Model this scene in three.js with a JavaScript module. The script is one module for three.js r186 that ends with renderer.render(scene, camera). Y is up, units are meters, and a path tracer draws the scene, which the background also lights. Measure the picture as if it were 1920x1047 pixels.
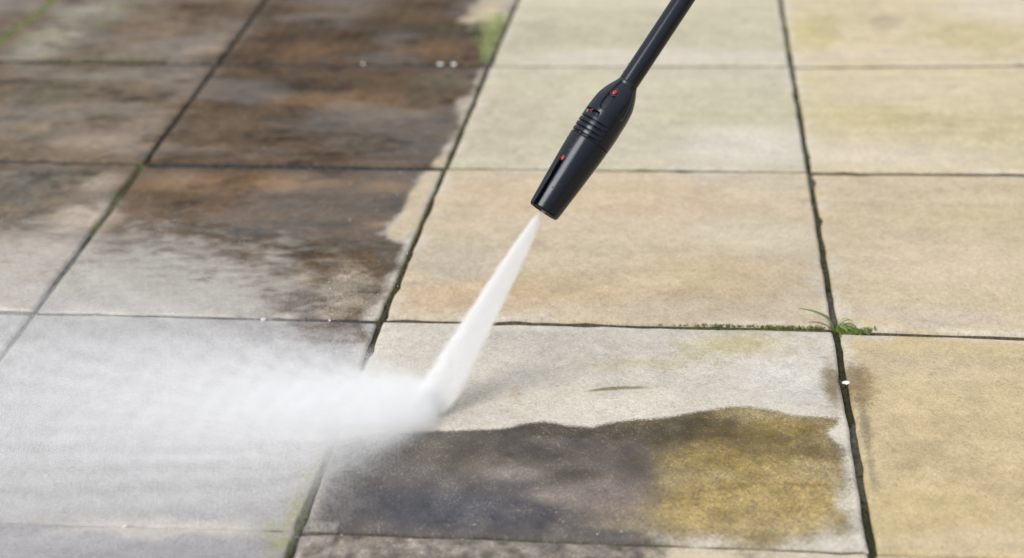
import * as THREE from 'three';
import { mergeGeometries } from 'three/addons/utils/BufferGeometryUtils.js';

// ---------------------------------------------------------------- camera, sky, sun, exposure
const scene = new THREE.Scene();
const renderer = new THREE.WebGLRenderer({ antialias: true });
renderer.toneMapping = THREE.LinearToneMapping;
renderer.toneMappingExposure = 1.3;
renderer.shadowMap.enabled = true;

const camera = new THREE.PerspectiveCamera(19.48, 1024 / 558, 0.05, 300);
const EYE = new THREE.Vector3(0.3586, 0.8451, 1.2439);
camera.position.copy(EYE);
camera.quaternion.setFromRotationMatrix(new THREE.Matrix4().makeBasis(
  new THREE.Vector3(0.99302, -0.03197, -0.11357), new THREE.Vector3(-0.01818, 0.90961, -0.41506), new THREE.Vector3(0.11657, 0.41423, 0.90268)));
camera.focus = 1.76;              // the jet is sharp, the far slabs are not
camera.userData.fStop = 3.1;

{ // an overcast sky: a third as bright at the horizon as overhead
  const W = 128, H = 64, d = new Float32Array(W * H * 4);
  for (let j = 0; j < H; j++) for (let i = 0; i < W; i++) {
    const up = Math.max(0, Math.sin(((j + 0.5) / H - 0.5) * Math.PI)), l = 1.05 * (1 + 2 * up) / 3, k = (j * W + i) * 4;
    d[k] = l * 0.97; d[k + 1] = l; d[k + 2] = l * 1.06; d[k + 3] = 1;
  }
  const sky = new THREE.DataTexture(d, W, H, THREE.RGBAFormat, THREE.FloatType);
  sky.mapping = THREE.EquirectangularReflectionMapping; sky.magFilter = THREE.LinearFilter; sky.needsUpdate = true;
  scene.background = sky; scene.environment = sky;
}
const sun = new THREE.DirectionalLight(new THREE.Color(1, 0.95, 0.9), 2.4);
sun.position.set(-1.9, 2.2, 1.5); sun.target.position.set(0, 0, -0.6);
sun.castShadow = true; sun.shadow.radius = 60; sun.shadow.mapSize.set(2048, 2048);
Object.assign(sun.shadow.camera, { left: -3, right: 3, top: 3, bottom: -3, near: 0.1, far: 10 });
scene.add(sun, sun.target);

// ---------------------------------------------------------------- helpers
function rng(seed) { let a = seed >>> 0; return () => { a = (a + 0x6D2B79F5) | 0; let t = Math.imul(a ^ (a >>> 15), 1 | a); t = (t + Math.imul(t ^ (t >>> 7), 61 | t)) ^ t; return ((t ^ (t >>> 14)) >>> 0) / 4294967296; }; }
const R0 = rng(7), TAB = new Float32Array(65536).map(() => R0());
const gauss = (r) => Math.sqrt(-2 * Math.log(1 - r() + 1e-12)) * Math.cos(6.283185 * r());
function vn(x, y) {
  const ix = Math.floor(x), iy = Math.floor(y), fx = x - ix, fy = y - iy, u = fx * fx * (3 - 2 * fx), v = fy * fy * (3 - 2 * fy);
  const a = (iy & 255) << 8, b = ((iy + 1) & 255) << 8, c = ix & 255, e = (ix + 1) & 255;
  return (TAB[a + c] * (1 - u) + TAB[a + e] * u) * (1 - v) + (TAB[b + c] * (1 - u) + TAB[b + e] * u) * v;
}
const fbm = (x, y, n = 4) => { let s = 0, a = 0.5, t = 0; for (let i = 0; i < n; i++) { s += a * vn(x, y); t += a; a *= 0.5; x = x * 2.03 + 17.3; y = y * 2.03 + 9.1; } return s / t; };
const clamp = (x, a = 0, b = 1) => x < a ? a : x > b ? b : x;
const sstep = (a, b, x) => { const t = clamp((x - a) / (b - a)); return t * t * (3 - 2 * t); };
const lerp = (a, b, t) => a + (b - a) * t;
const lin = (v) => { v /= 255; return v <= 0.04045 ? v / 12.92 : ((v + 0.055) / 1.055) ** 2.4; };
const unlin = (v) => 255 * (v <= 0.0031308 ? 12.92 * v : 1.055 * v ** (1 / 2.4) - 0.055);
// colours of the stone are written as they look on a bright day; the stone itself reflects about two thirds of that
const SHARE = 0.63;
const stone = (c) => c.map((v) => lin(v) * SHARE);
const used = {};
function numbered(name) { const n = used[name] = (used[name] ?? -1) + 1; return n ? `${name}_${String(n).padStart(3, '0')}` : name; }
function tag(o, label, category, group, kind) { o.userData.label = label; o.userData.category = category; if (group) o.userData.group = group; if (kind) o.userData.kind = kind; return o; }
function mesh(name, geometry, material, parent = scene) {
  const m = new THREE.Mesh(geometry, material); m.name = parent === scene ? numbered(name) : name; m.castShadow = m.receiveShadow = true; parent.add(m); return m;
}

// ---------------------------------------------------------------- what has soaked into or lies on the slabs, plus a painted wet sheen, in metres on the patio (x, z)
// each patch: colour, strength, x, z, half length along x, half length along z, softness, raggedness
const BROWN_FILM = [[-1.746, -2.239], [-0.115, -2.074], [-0.113, -1.802], [-0.074, -1.802], [-0.037, -1.713], [-0.030, -1.535], [-0.035, -1.416], [-0.051, -1.259], [-0.032, -1.232], [-0.039, -1.022], [-0.049, -0.972], [-0.056, -0.911], [-0.060, -0.880], [-0.058, -0.810], [-0.067, -0.761], [-0.066, -0.734], [-0.053, -0.712], [-0.033, -0.708], [-0.031, -0.630], [-0.044, -0.533], [-0.041, -0.488], [-0.027, -0.417], [-0.860, -0.375]];
const FRONT_FILM = [[-0.054, -0.182], [0.054, -0.206], [0.109, -0.213], [0.158, -0.220], [0.177, -0.229], [0.199, -0.237], [0.219, -0.231], [0.247, -0.229], [0.263, -0.238], [0.290, -0.248], [0.324, -0.253], [0.357, -0.266], [0.390, -0.279], [0.418, -0.280], [0.440, -0.272], [0.462, -0.263], [0.502, -0.262], [0.499, -0.247], [0.491, -0.230], [0.495, -0.215], [0.507, -0.196], [0.508, -0.178], [0.503, -0.143], [0.502, -0.104], [0.492, -0.071], [0.481, -0.048], [0.451, -0.030], [0.422, -0.016], [0.325, -0.022], [0.302, 0.015], [0.263, 0.067], [-0.042, 0.112]];
const PALE_PATCH = [[-0.102, -0.530], [-0.112, -0.593], [-0.098, -0.634], [-0.067, -0.618], [-0.049, -0.580], [-0.041, -0.518], [-0.060, -0.484], [-0.087, -0.486]];
const PALE_STRIP = [[-0.027, -1.050], [-0.022, -0.982], [-0.027, -0.840], [-0.027, -0.735], [-0.036, -0.717], [-0.060, -0.723], [-0.068, -0.752], [-0.058, -0.810], [-0.059, -0.886], [-0.049, -0.972], [-0.042, -1.031]];
const FAR_PALE = [[-0.111, -1.787], [-0.088, -1.904], [-0.058, -1.928], [-0.040, -1.825], [-0.070, -1.794], [-0.096, -1.772]];
const FAR_GREEN = [[-0.067, -1.825], [-0.034, -1.841], [-0.025, -1.677], [-0.024, -1.574], [-0.039, -1.535], [-0.044, -1.628], [-0.047, -1.713], [-0.075, -1.742]];
const PAINTED_WET_SHEEN = [[-0.768, -0.745], [-0.513, -0.689], [-0.456, -0.719], [-0.387, -0.736], [-0.313, -0.715], [-0.257, -0.672], [-0.206, -0.701], [-0.167, -0.658], [-0.117, -0.593], [-0.058, -0.472], [0.050, 0.049], [-0.572, 0.091]];  // wet gloss outline; the silvery sky reflection is also painted pale inside it
const STONE_PATCHES = [
  // far slab beyond the joint, right of the lance
  [[222, 214, 190], 0.7, 0.225, -1.927, 0.275, 0.041, 0.5, 0.6],
  [[199, 194, 166], 0.6, 0.215, -1.692, 0.198, 0.078, 0.5, 0.6],
  [[222, 215, 200], 0.8, 0.278, -1.550, 0.226, 0.052, 0.5, 0.6],
  [[193, 186, 165], 0.6, 0.037, -1.677, 0.060, 0.106, 0.5, 0.6],
  // second slab back, right of the brown slabs
  [[199, 190, 168], 0.8, 0.048, -1.234, 0.060, 0.213, 0.5, 0.6],
  [[203, 198, 166], 0.55, 0.398, -1.267, 0.127, 0.080, 0.5, 0.6],
  [[224, 217, 203], 0.8, 0.412, -1.092, 0.104, 0.085, 0.5, 0.6],
  [[214, 208, 180], 0.6, 0.184, -1.389, 0.198, 0.053, 0.5, 0.6],
  [[206, 200, 176], 0.6, 0.241, -1.148, 0.115, 0.059, 0.5, 0.6],
  // slab behind the jet
  [[196, 184, 166], 0.8, 0.039, -0.650, 0.076, 0.068, 0.5, 0.6],
  [[208, 182, 150], 0.6, 0.062, -0.538, 0.085, 0.043, 0.5, 0.6],
  [[211, 190, 150], 0.55, 0.366, -0.614, 0.086, 0.058, 0.5, 0.6],
  [[226, 214, 190], 0.7, 0.429, -0.753, 0.077, 0.054, 0.5, 0.6],
  [[217, 192, 160], 0.5, 0.194, -0.878, 0.195, 0.061, 0.5, 0.6],
  [[205, 196, 176], 0.6, 0.440, -0.937, 0.090, 0.033, 0.5, 0.6],
  [[205, 182, 146], 0.6, 0.184, -0.566, 0.118, 0.037, 0.5, 0.6],
  [[199, 186, 160], 0.5, 0.222, -0.691, 0.124, 0.024, 0.5, 0.6],
  // clean part of the slab under the jet
  [[199, 187, 140], 0.75, 0.403, -0.418, 0.054, 0.029, 0.7, 1],
  [[196, 184, 148], 0.5, 0.314, -0.368, 0.071, 0.018, 0.7, 1.2],
  [[222, 217, 207], 0.8, 0.454, -0.338, 0.052, 0.049, 0.5, 0.6],
  [[224, 217, 200], 0.8, 0.249, -0.273, 0.136, 0.030, 0.5, 0.6],
  [[198, 190, 180], 0.6, 0.165, -0.427, 0.086, 0.030, 0.5, 0.6],
  [[190, 172, 146], 0.5, 0.159, -0.292, 0.009, 0.017, 0.6, 0.8],
  // right-hand slabs
  [[202, 190, 139], 0.6, 0.552, -1.714, 0.048, 0.120, 0.5, 0.6],
  [[181, 166, 146], 0.56, 0.693, -1.779, 0.039, 0.051, 0.5, 0.6],
  [[202, 190, 143], 0.56, 0.849, -1.680, 0.084, 0.096, 0.5, 0.6],
  [[229, 217, 201], 0.6, 0.919, -1.891, 0.109, 0.093, 0.5, 0.6],
  [[227, 211, 193], 0.45, 0.661, -1.579, 0.147, 0.045, 0.5, 0.6],
  [[204, 191, 143], 0.6, 0.621, -1.227, 0.090, 0.051, 0.5, 0.6],
  [[205, 191, 153], 0.52, 0.796, -1.198, 0.096, 0.060, 0.5, 0.6],
  [[231, 216, 197], 0.6, 0.638, -1.058, 0.139, 0.050, 0.5, 0.6],
  [[226, 210, 185], 0.38, 0.705, -1.397, 0.138, 0.086, 0.5, 0.6],
  [[205, 190, 165], 0.6, 0.594, -0.911, 0.080, 0.061, 0.5, 0.6],
  [[201, 187, 149], 0.45, 0.727, -0.828, 0.077, 0.026, 0.5, 0.6],
  [[228, 209, 185], 0.45, 0.646, -0.675, 0.106, 0.067, 0.5, 0.6],
  [[208, 194, 183], 0.52, 0.622, -0.516, 0.098, 0.026, 0.5, 0.6],
  [[199, 183, 163], 0.38, 0.615, -0.760, 0.041, 0.018, 0.5, 0.6],
  [[217, 198, 173], 0.45, 0.618, -0.384, 0.087, 0.038, 0.5, 0.6],
  [[195, 175, 139], 0.52, 0.613, -0.254, 0.092, 0.020, 0.7, 1],
  [[191, 171, 137], 0.52, 0.638, -0.171, 0.067, 0.024, 0.7, 1.2],
  [[207, 187, 137], 0.52, 0.585, -0.110, 0.065, 0.038, 0.7, 1],
  [[219, 201, 171], 0.45, 0.616, -0.048, 0.062, 0.021, 0.5, 0.6],
  [[187, 165, 129], 0.45, 0.559, -0.197, 0.021, 0.021, 0.7, 1],
  // dark stains either side of the joint by the white chip
  [[132, 108, 70], 0.75, 0.528, -0.340, 0.017, 0.042, 0.7, 0.15],
  [[128, 108, 66], 0.75, 0.500, -0.336, 0.009, 0.049, 0.7, 0.15],
  [[120, 112, 96], 0.6, 0.528, -0.255, 0.005, 0.052, 0.8, 0.15],
  [[116, 108, 96], 0.4, 0.528, -0.165, 0.004, 0.037, 0.8, 0.15],
];
const BROWN_PATCHES = [
  // far brown slab
  [[74, 57, 40], 0.8, -0.334, -1.712, 0.155, 0.124, 0.5, 0.6],
  [[112, 84, 58], 0.8, -0.388, -1.589, 0.090, 0.048, 0.5, 0.6],
  [[120, 92, 62], 0.6, -0.151, -1.600, 0.069, 0.048, 0.5, 0.6],
  [[64, 56, 44], 0.8, -0.130, -1.720, 0.082, 0.058, 0.5, 0.6],
  [[98, 76, 46], 0.6, -0.300, -1.857, 0.129, 0.048, 0.5, 0.6],
  // far left slab
  [[158, 154, 134], 0.9, -0.880, -1.675, 0.064, 0.168, 0.5, 0.6],
  [[152, 148, 126], 0.8, -0.869, -1.851, 0.067, 0.097, 0.5, 0.6],
  [[110, 104, 84], 0.7, -0.824, -1.757, 0.076, 0.076, 0.5, 0.6],
  [[92, 66, 46], 0.7, -0.645, -1.883, 0.067, 0.057, 0.5, 0.6],
  [[128, 104, 78], 0.7, -0.726, -1.690, 0.095, 0.059, 0.5, 0.6],
  [[150, 132, 112], 0.7, -0.575, -1.605, 0.061, 0.042, 0.5, 0.6],
  // second slabs back
  [[134, 106, 76], 0.6, -0.227, -1.291, 0.108, 0.056, 0.8, 0.6],
  [[146, 114, 78], 0.4, -0.325, -1.324, 0.055, 0.040, 0.8, 0.6],
  [[70, 58, 44], 0.85, -0.339, -1.382, 0.103, 0.042, 0.5, 0.6],
  [[74, 64, 52], 0.8, -0.225, -1.199, 0.157, 0.042, 0.5, 0.6],
  [[88, 80, 70], 0.8, -0.122, -1.110, 0.092, 0.054, 0.5, 0.6],
  [[108, 88, 68], 0.7, -0.401, -1.133, 0.061, 0.076, 0.5, 0.6],
  [[120, 104, 84], 0.6, -0.141, -1.217, 0.079, 0.037, 0.5, 0.6],
  [[104, 98, 78], 0.6, -0.102, -1.415, 0.046, 0.054, 0.5, 0.6],
  [[128, 112, 92], 0.5, -0.431, -1.058, 0.051, 0.033, 0.5, 0.6],
  [[82, 74, 60], 0.7, -0.107, -1.327, 0.036, 0.057, 0.5, 0.6],
  [[100, 94, 82], 0.8, -0.792, -1.316, 0.057, 0.070, 0.5, 0.6],
  [[104, 100, 78], 0.6, -0.756, -1.346, 0.038, 0.077, 0.5, 0.6],
  [[150, 130, 108], 0.8, -0.582, -1.074, 0.095, 0.044, 0.5, 0.6],
  [[150, 136, 118], 0.7, -0.700, -1.152, 0.054, 0.036, 0.5, 0.6],
  [[140, 122, 104], 0.7, -0.549, -1.155, 0.035, 0.077, 0.5, 0.6],
  [[128, 116, 98], 0.6, -0.671, -1.408, 0.087, 0.049, 0.5, 0.6],
  // brown slab beside the jet
  [[160, 122, 84], 0.6, -0.264, -0.930, 0.095, 0.030, 0.8, 0.6],
  [[162, 130, 98], 0.5, -0.416, -0.926, 0.064, 0.030, 0.8, 0.6],
  [[146, 116, 84], 0.45, -0.328, -0.903, 0.119, 0.025, 0.8, 0.6],
  [[96, 76, 56], 0.8, -0.189, -0.882, 0.093, 0.019, 0.5, 0.6],
  [[104, 82, 62], 0.7, -0.303, -0.811, 0.152, 0.047, 0.5, 0.6],
  [[76, 64, 50], 0.85, -0.147, -0.830, 0.076, 0.012, 0.5, 0.6],
  [[78, 66, 52], 0.8, -0.193, -0.766, 0.067, 0.015, 0.5, 0.6],
  [[134, 106, 74], 0.8, -0.100, -0.906, 0.039, 0.025, 0.5, 0.6],
  [[140, 112, 80], 0.7, -0.089, -0.770, 0.037, 0.013, 0.5, 0.6],
  [[84, 76, 64], 0.85, -0.276, -0.740, 0.066, 0.022, 0.5, 0.6],
  [[88, 78, 66], 0.8, -0.117, -0.692, 0.064, 0.025, 0.5, 0.6],
  [[120, 100, 80], 0.7, -0.399, -0.797, 0.046, 0.027, 0.5, 0.6],
  [[92, 84, 72], 0.8, -0.048, -0.663, 0.021, 0.034, 0.5, 0.6],
  [[150, 136, 118], 0.7, -0.151, -0.592, 0.027, 0.026, 0.5, 0.6],
  [[112, 98, 80], 0.6, -0.384, -0.703, 0.044, 0.025, 0.5, 0.6],
  [[96, 86, 70], 0.7, -0.180, -0.711, 0.029, 0.022, 0.5, 0.6],
  // left slab
  [[108, 104, 94], 0.85, -0.641, -0.936, 0.074, 0.040, 0.5, 0.6],
  [[100, 97, 88], 0.8, -0.627, -0.859, 0.048, 0.046, 0.5, 0.6],
  [[186, 172, 156], 0.9, -0.507, -0.774, 0.053, 0.069, 0.5, 0.6],
  [[190, 178, 164], 0.9, -0.532, -0.661, 0.066, 0.070, 0.5, 0.6],
  [[168, 156, 140], 0.8, -0.523, -0.907, 0.032, 0.034, 0.5, 0.6],
];
const FRONT_PATCHES = [
  // front slab, dark to gold
  [[92, 84, 74], 0.8, 0.137, -0.172, 0.071, 0.036, 0.7, 0.405],
  [[72, 64, 54], 0.85, 0.204, -0.214, 0.033, 0.015, 0.6, 0.36],
  [[84, 76, 58], 0.85, 0.297, -0.219, 0.049, 0.024, 0.6, 0.36],
  [[98, 88, 80], 0.7, 0.240, -0.168, 0.059, 0.021, 0.7, 0.45],
  [[126, 114, 110], 0.75, 0.188, -0.129, 0.032, 0.010, 0.7, 0.45],
  [[134, 122, 116], 0.8, 0.231, -0.082, 0.020, 0.011, 0.7, 0.45],
  [[138, 124, 108], 0.8, 0.278, -0.071, 0.035, 0.022, 0.8, 0.45],
  [[76, 70, 72], 0.8, 0.202, -0.067, 0.041, 0.017, 0.7, 0.45],
  [[62, 66, 78], 0.9, 0.120, -0.066, 0.087, 0.032, 0.8, 0.36],
  [[128, 114, 106], 0.7, 0.275, -0.124, 0.026, 0.018, 0.8, 0.45],
  [[70, 62, 52], 0.7, 0.227, -0.131, 0.037, 0.012, 0.8, 0.45],
  [[150, 136, 112], 0.8, 0.294, -0.045, 0.040, 0.009, 0.8, 0.45],
  [[112, 100, 92], 0.6, 0.157, -0.142, 0.032, 0.012, 0.7, 0.45],
  [[96, 82, 54], 0.9, 0.368, -0.234, 0.055, 0.029, 0.7, 0.315],
  [[118, 100, 56], 0.9, 0.406, -0.209, 0.070, 0.026, 0.7, 0.36],
  [[148, 127, 68], 0.9, 0.395, -0.167, 0.068, 0.023, 0.8, 0.405],
  [[156, 134, 76], 0.9, 0.450, -0.238, 0.033, 0.013, 0.8, 0.405],
  [[120, 103, 60], 0.85, 0.458, -0.186, 0.048, 0.015, 0.8, 0.405],
  [[178, 155, 98], 0.95, 0.359, -0.086, 0.045, 0.041, 0.7, 0.405],
  [[176, 154, 98], 0.9, 0.424, -0.109, 0.056, 0.038, 0.8, 0.45],
  [[184, 160, 104], 0.9, 0.464, -0.093, 0.030, 0.041, 0.8, 0.45],
  [[136, 114, 62], 0.8, 0.389, -0.121, 0.021, 0.008, 0.8, 0.54],
  [[134, 114, 62], 0.7, 0.379, -0.070, 0.015, 0.009, 0.8, 0.54],
  [[188, 168, 118], 0.8, 0.428, -0.058, 0.054, 0.016, 0.8, 0.45],
  [[128, 104, 50], 0.7, 0.466, -0.129, 0.026, 0.004, 0.8, 0.45],
  [[68, 60, 50], 0.85, 0.242, -0.219, 0.105, 0.016, 0.7, 0.3],
  [[80, 72, 52], 0.8, 0.324, -0.237, 0.050, 0.018, 0.7, 0.3],
  [[142, 130, 126], 0.7, 0.174, -0.133, 0.026, 0.012, 0.7, 0.4],
  [[146, 134, 128], 0.75, 0.215, -0.096, 0.024, 0.013, 0.7, 0.4],
  [[142, 128, 120], 0.7, 0.266, -0.099, 0.041, 0.025, 0.8, 0.5],
  [[66, 60, 60], 0.7, 0.180, -0.175, 0.060, 0.015, 0.7, 0.5],
];
const QUALITY = 1, JET = 5600, CORE = 15000, MIST = 36000;
STONE_PATCHES.concat(BROWN_PATCHES, FRONT_PATCHES).forEach((q) => { q[0] = stone(q[0]); });

function polyDistance(P, x, z) { // metres, negative inside
  let d = 1e9, inside = false;
  for (let i = 0, j = P.length - 1; i < P.length; j = i++) {
    const ax = P[j][0], az = P[j][1], ex = P[i][0] - ax, ez = P[i][1] - az, wx = x - ax, wz = z - az;
    const t = clamp((wx * ex + wz * ez) / (ex * ex + ez * ez)), qx = wx - ex * t, qz = wz - ez * t, q = qx * qx + qz * qz;
    if (q < d) d = q;
    if ((P[i][1] > z) !== (az > z) && x < ex * (z - az) / ez + ax) inside = !inside;
  }
  return (inside ? -1 : 1) * Math.sqrt(d);
}
// a coarse distance field of an outline, read with linear interpolation
function field(P) {
  const xs = P.map((q) => q[0]), zs = P.map((q) => q[1]), m = 0.12, x0 = Math.max(-1.4, Math.min(...xs)) - m, x1 = Math.max(...xs) + m, z0 = Math.min(...zs) - m, z1 = Math.max(...zs) + m, n = 220;
  const a = new Float32Array(n * n);
  for (let j = 0; j < n; j++) for (let i = 0; i < n; i++) a[j * n + i] = polyDistance(P, lerp(x0, x1, i / (n - 1)), lerp(z0, z1, j / (n - 1)));
  return (x, z) => {
    const u = (x - x0) / (x1 - x0) * (n - 1), v = (z - z0) / (z1 - z0) * (n - 1);
    if (u < 0 || v < 0 || u >= n - 1 || v >= n - 1) return 0.2;
    const i = u | 0, j = v | 0, fu = u - i, fv = v - j, k = j * n + i;
    return lerp(lerp(a[k], a[k + 1], fu), lerp(a[k + n], a[k + n + 1], fu), fv);
  };
}
const F = { brown: field(BROWN_FILM), front: field(FRONT_FILM), patch: field(PALE_PATCH), strip: field(PALE_STRIP), farPale: field(FAR_PALE), farGreen: field(FAR_GREEN), wet: field(PAINTED_WET_SHEEN) };
const BASE = {
  '0,4': [206, 200, 175], '0,3': [208, 200, 177], '0,2': [211, 195, 169], '0,1': [214, 207, 194], '0,0': [214, 196, 160],
  '1,4': [217, 203, 170], '1,3': [215, 202, 169], '1,2': [213, 197, 166], '1,1': [209, 191, 153], '1,0': [214, 196, 158],
  '-1,2': [190, 184, 172], '-2,2': [186, 176, 162], '-1,1': [172, 169, 168], '-1,0': [160, 157, 158], '-2,1': [172, 170, 170], '-2,0': [168, 166, 166], '-3,4': [166, 158, 144], '-3,3': [170, 160, 146],  // pale grey base beside the jet paints in the wet reflection
};
const C_DULL = stone([178, 165, 146]), C_PALE = stone([207, 192, 165]), C_BROWN = stone([90, 71, 52]), C_LEFTBROWN = stone([118, 102, 84]), C_FRONT = stone([92, 87, 86]), C_GOLD = stone([158, 142, 102]), C_STRIP = stone([158, 148, 138]), C_GREEN = stone([172, 186, 116]), C_MOSSY = stone([160, 156, 92]), C_LIGHT = stone([224, 217, 203]), C_MARK = stone([124, 112, 66]);

// colour (linear), roughness, specular strength and height of the stone at one place
const out = { r: 0, g: 0, b: 0, rough: 0, spec: 0, h: 0 };
function surface(x, z, base, lists, edge, key) {
  const g1 = vn(x * 1000 + 3, z * 900), g2 = vn(x * 430 + 31, z * 400 + 5), g3 = vn(x * 170 + 7, z * 170 + 61), m1 = fbm(x * 34, z * 30, 4), m2 = fbm(x * 8 + 40, z * 8 + 11, 3);
  const grain = (g1 - 0.5) * 0.85 + (g2 - 0.5) * 0.5 + (g3 - 0.5) * 0.25, m3 = fbm(x * 95 + 8, z * 95 + 2, 3), streak = fbm(x * 22 + 9, z * 150, 3) - 0.5, wx = (m2 - 0.5) * 0.05 + (m1 - 0.5) * 0.02, wz = (fbm(x * 9 + 70, z * 9 + 3, 3) - 0.5) * 0.05 + (m1 - 0.5) * 0.016;
  let r = base[0], g = base[1], b = base[2], k;
  const mixTo = (c, t) => { r += (c[0] - r) * t; g += (c[1] - g) * t; b += (c[2] - b) * t; };
  const patches = (list, f) => {
    for (const q of list) {
      const w = q[7], dx = (x + wx * w - q[2]) / q[4], dz = (z + wz * w - q[3]) / q[5], d = dx * dx + dz * dz;
      if (d > 4) continue;
      const t = sstep(1 + q[6], 1 - q[6], Math.sqrt(d) + (m1 - 0.5) * 0.9 * w + streak * (lists.front ? 0.1 : 0.4) + (m3 - 0.5) * 0.5 + grain * 0.3) * q[1] * f;
      if (t > 0.003) mixTo(q[0], t);
    }
  };
  patches(lists.stone, 1);
  // mineral bands and specks of the stone itself
  k = 1 + (m1 - 0.5) * 0.2 + (fbm(x * 12, z * 46, 3) - 0.5) * 0.16;
  let contrast = 0.17, rough = 0.9, spec = 0.14, film = 0, wet = 0;
  k += (m3 - 0.5) * 0.18 - sstep(0.8, 0.92, vn(x * 330 + 50, z * 330)) * 0.14; // mottling, small pits
  // slab edges, washed pale in places
  const worn = sstep(0.022, 0.004, edge + (m1 - 0.5) * 0.03) * sstep(0.42, 0.62, fbm(x * 13 + 5, z * 13 + 90, 3));
  mixTo(C_LIGHT, worn * 0.55);
  if (lists.late.length) patches(lists.late, 1);
  if (lists.left) {
    const d = F.brown(x + wx * 0.4, z + wz * 0.4) + (m1 - 0.5) * 0.022 + grain * 0.004, rips = fbm(x * 55 + 8, z * 85 + 2, 2) - 0.5;
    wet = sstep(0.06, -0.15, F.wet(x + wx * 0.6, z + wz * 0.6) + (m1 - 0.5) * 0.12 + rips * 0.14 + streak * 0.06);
    const t = sstep(0.009, -0.009, d + streak * 0.006) * (1 - 0.8 * wet);  // brown film thinned in the wet area so pale base imitates reflected sky
    if (t > 0.002) {
      film = t;
      const kr = r, kg = g, kb = b;
      { const q = sstep(-0.53, -0.45, x - COLX(-1, z) - 0.49); r = lerp(C_LEFTBROWN[0], C_BROWN[0], q); g = lerp(C_LEFTBROWN[1], C_BROWN[1], q); b = lerp(C_LEFTBROWN[2], C_BROWN[2], q); }
      patches(lists.brown, 1);
      const cover = t * clamp(0.97 + grain * 0.45 + (m1 - 0.5) * 0.3 + streak * 0.3);
      r = lerp(kr, r, cover); g = lerp(kg, g, cover); b = lerp(kb, b, cover);
      k = lerp(k, 1 + (m1 - 0.5) * 0.6 + streak * 0.4 + (m3 - 0.5) * 0.7 - sstep(0.52, 0.7, fbm(x * 16 + 60, z * 30 + 7, 4)) * 0.35, t);
      contrast = lerp(contrast, 0.34, t);
      const damp = t * sstep(0.4, 0.62, fbm(x * 5 + 31, z * 9 + 4, 3) + streak * 0.25); rough = lerp(rough, lerp(0.75, 0.34, damp), t); spec = lerp(spec, 0.42, damp);
    }
    mixTo(C_DULL, sstep(0.02, -0.022, F.patch(x + wx, z + wz) + (m1 - 0.5) * 0.04 + streak * 0.03) * clamp(0.7 + grain));
    mixTo(C_PALE, sstep(0.004, -0.005, F.strip(x + wx * 0.3, z + wz * 0.3) + (m1 - 0.5) * 0.012));
    mixTo(C_PALE, sstep(0.02, -0.02, F.farPale(x + wx * 0.5, z + wz * 0.5)));
    mixTo(C_GREEN, sstep(0.02, -0.02, F.farGreen(x + wx * 0.5, z + wz * 0.5) + (m1 - 0.5) * 0.04 + streak * 0.05) * 0.7);
    // algae along the joint by the camera
    if (key === '-1,1' || key === '-1,0') mixTo(C_MOSSY, sstep(0.03, 0.006, edge + (m1 - 0.5) * 0.02) * sstep(-0.07, -0.03, x) * sstep(-0.22, -0.1, z) * clamp(0.2 + (m3 - 0.3) * 1.5));
  }
  if (lists.front) {
    const d = F.front(x + wx * 0.12, z + wz * 0.12) + (m1 - 0.5) * 0.008 + grain * 0.003, soft = sstep(-0.2, -0.1, z) * 0.02, t = sstep(0.004 + soft * 0.9, -0.005 - soft * 0.7, d + (m1 - 0.5) * soft * 2);
    mixTo(C_LIGHT, sstep(0.02, 0.004, Math.abs(d - 0.012)) * 0.45);
    if (t > 0.002) {
      film = t;
      const kr = r, kg = g, kb = b;
      { const q = sstep(0.27, 0.36, x + (m1 - 0.5) * 0.10 + (m2 - 0.5) * 0.1); r = lerp(C_FRONT[0], C_GOLD[0], q); g = lerp(C_FRONT[1], C_GOLD[1], q); b = lerp(C_FRONT[2], C_GOLD[2], q); }
      patches(lists.front, 1);
      if (key === '0,0') mixTo(C_STRIP, clamp(0.55 + (m3 - 0.5) * 1.6));
      const cover = t * clamp(0.95 + grain * 0.35), lip = sstep(-0.010, 0, d) * 0.22;
      r = lerp(kr, r * (1 - lip), cover); g = lerp(kg, g * (1 - lip), cover); b = lerp(kb, b * (1 - lip), cover);
      k = lerp(k, 1 + (m1 - 0.5) * 0.7 + (m3 - 0.5) * 0.35, t);
      contrast = lerp(contrast, 0.5, t);
      const damp = t * sstep(0.36, 0.16, x + (m1 - 0.5) * 0.1);
      rough = lerp(rough, 0.55, damp); spec = lerp(spec, 0.3, damp);
    }
    // a shallow scratch with soil in it
    const u = (x - 0.23) / 0.076, zc = -0.304 - 0.013 * u - 0.004 * Math.sin(u * 3);
    if (u > 0 && u < 1) mixTo(C_MARK, sstep(0.0045, 0.001, Math.abs(z - zc) + (m1 - 0.5) * 0.004) * 0.75 * Math.min(1, 5 * u, 5 * (1 - u)));
    if (key === '0,1' || key === '0,0') { const q = sstep(0.016, 0.005, edge + (m1 - 0.5) * 0.012) * (x < 0.02 ? 0.3 : x > 0.47 && z > -0.24 ? 0.55 : 0); mixTo(C_LIGHT, q); }
  }
  if (film) mixTo(C_PALE, film * sstep(0.72, 0.95, g1 + (m1 - 0.5) * 0.3) * 0.22);
  const t = k * (1 + grain * contrast * 2 * (1 - 0.6 * wet));
  out.r = clamp(r * t, 0.004, 0.75); out.g = clamp(g * t, 0.004, 0.72); out.b = clamp(b * t, 0.003, 0.68);
  const ripple = fbm(x * 70, z * 120, 2);
  out.rough = clamp(lerp(rough + grain * 0.12, 0.2 + 0.25 * ripple, wet * 0.9));
  out.spec = lerp(spec, 1, wet);
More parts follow.
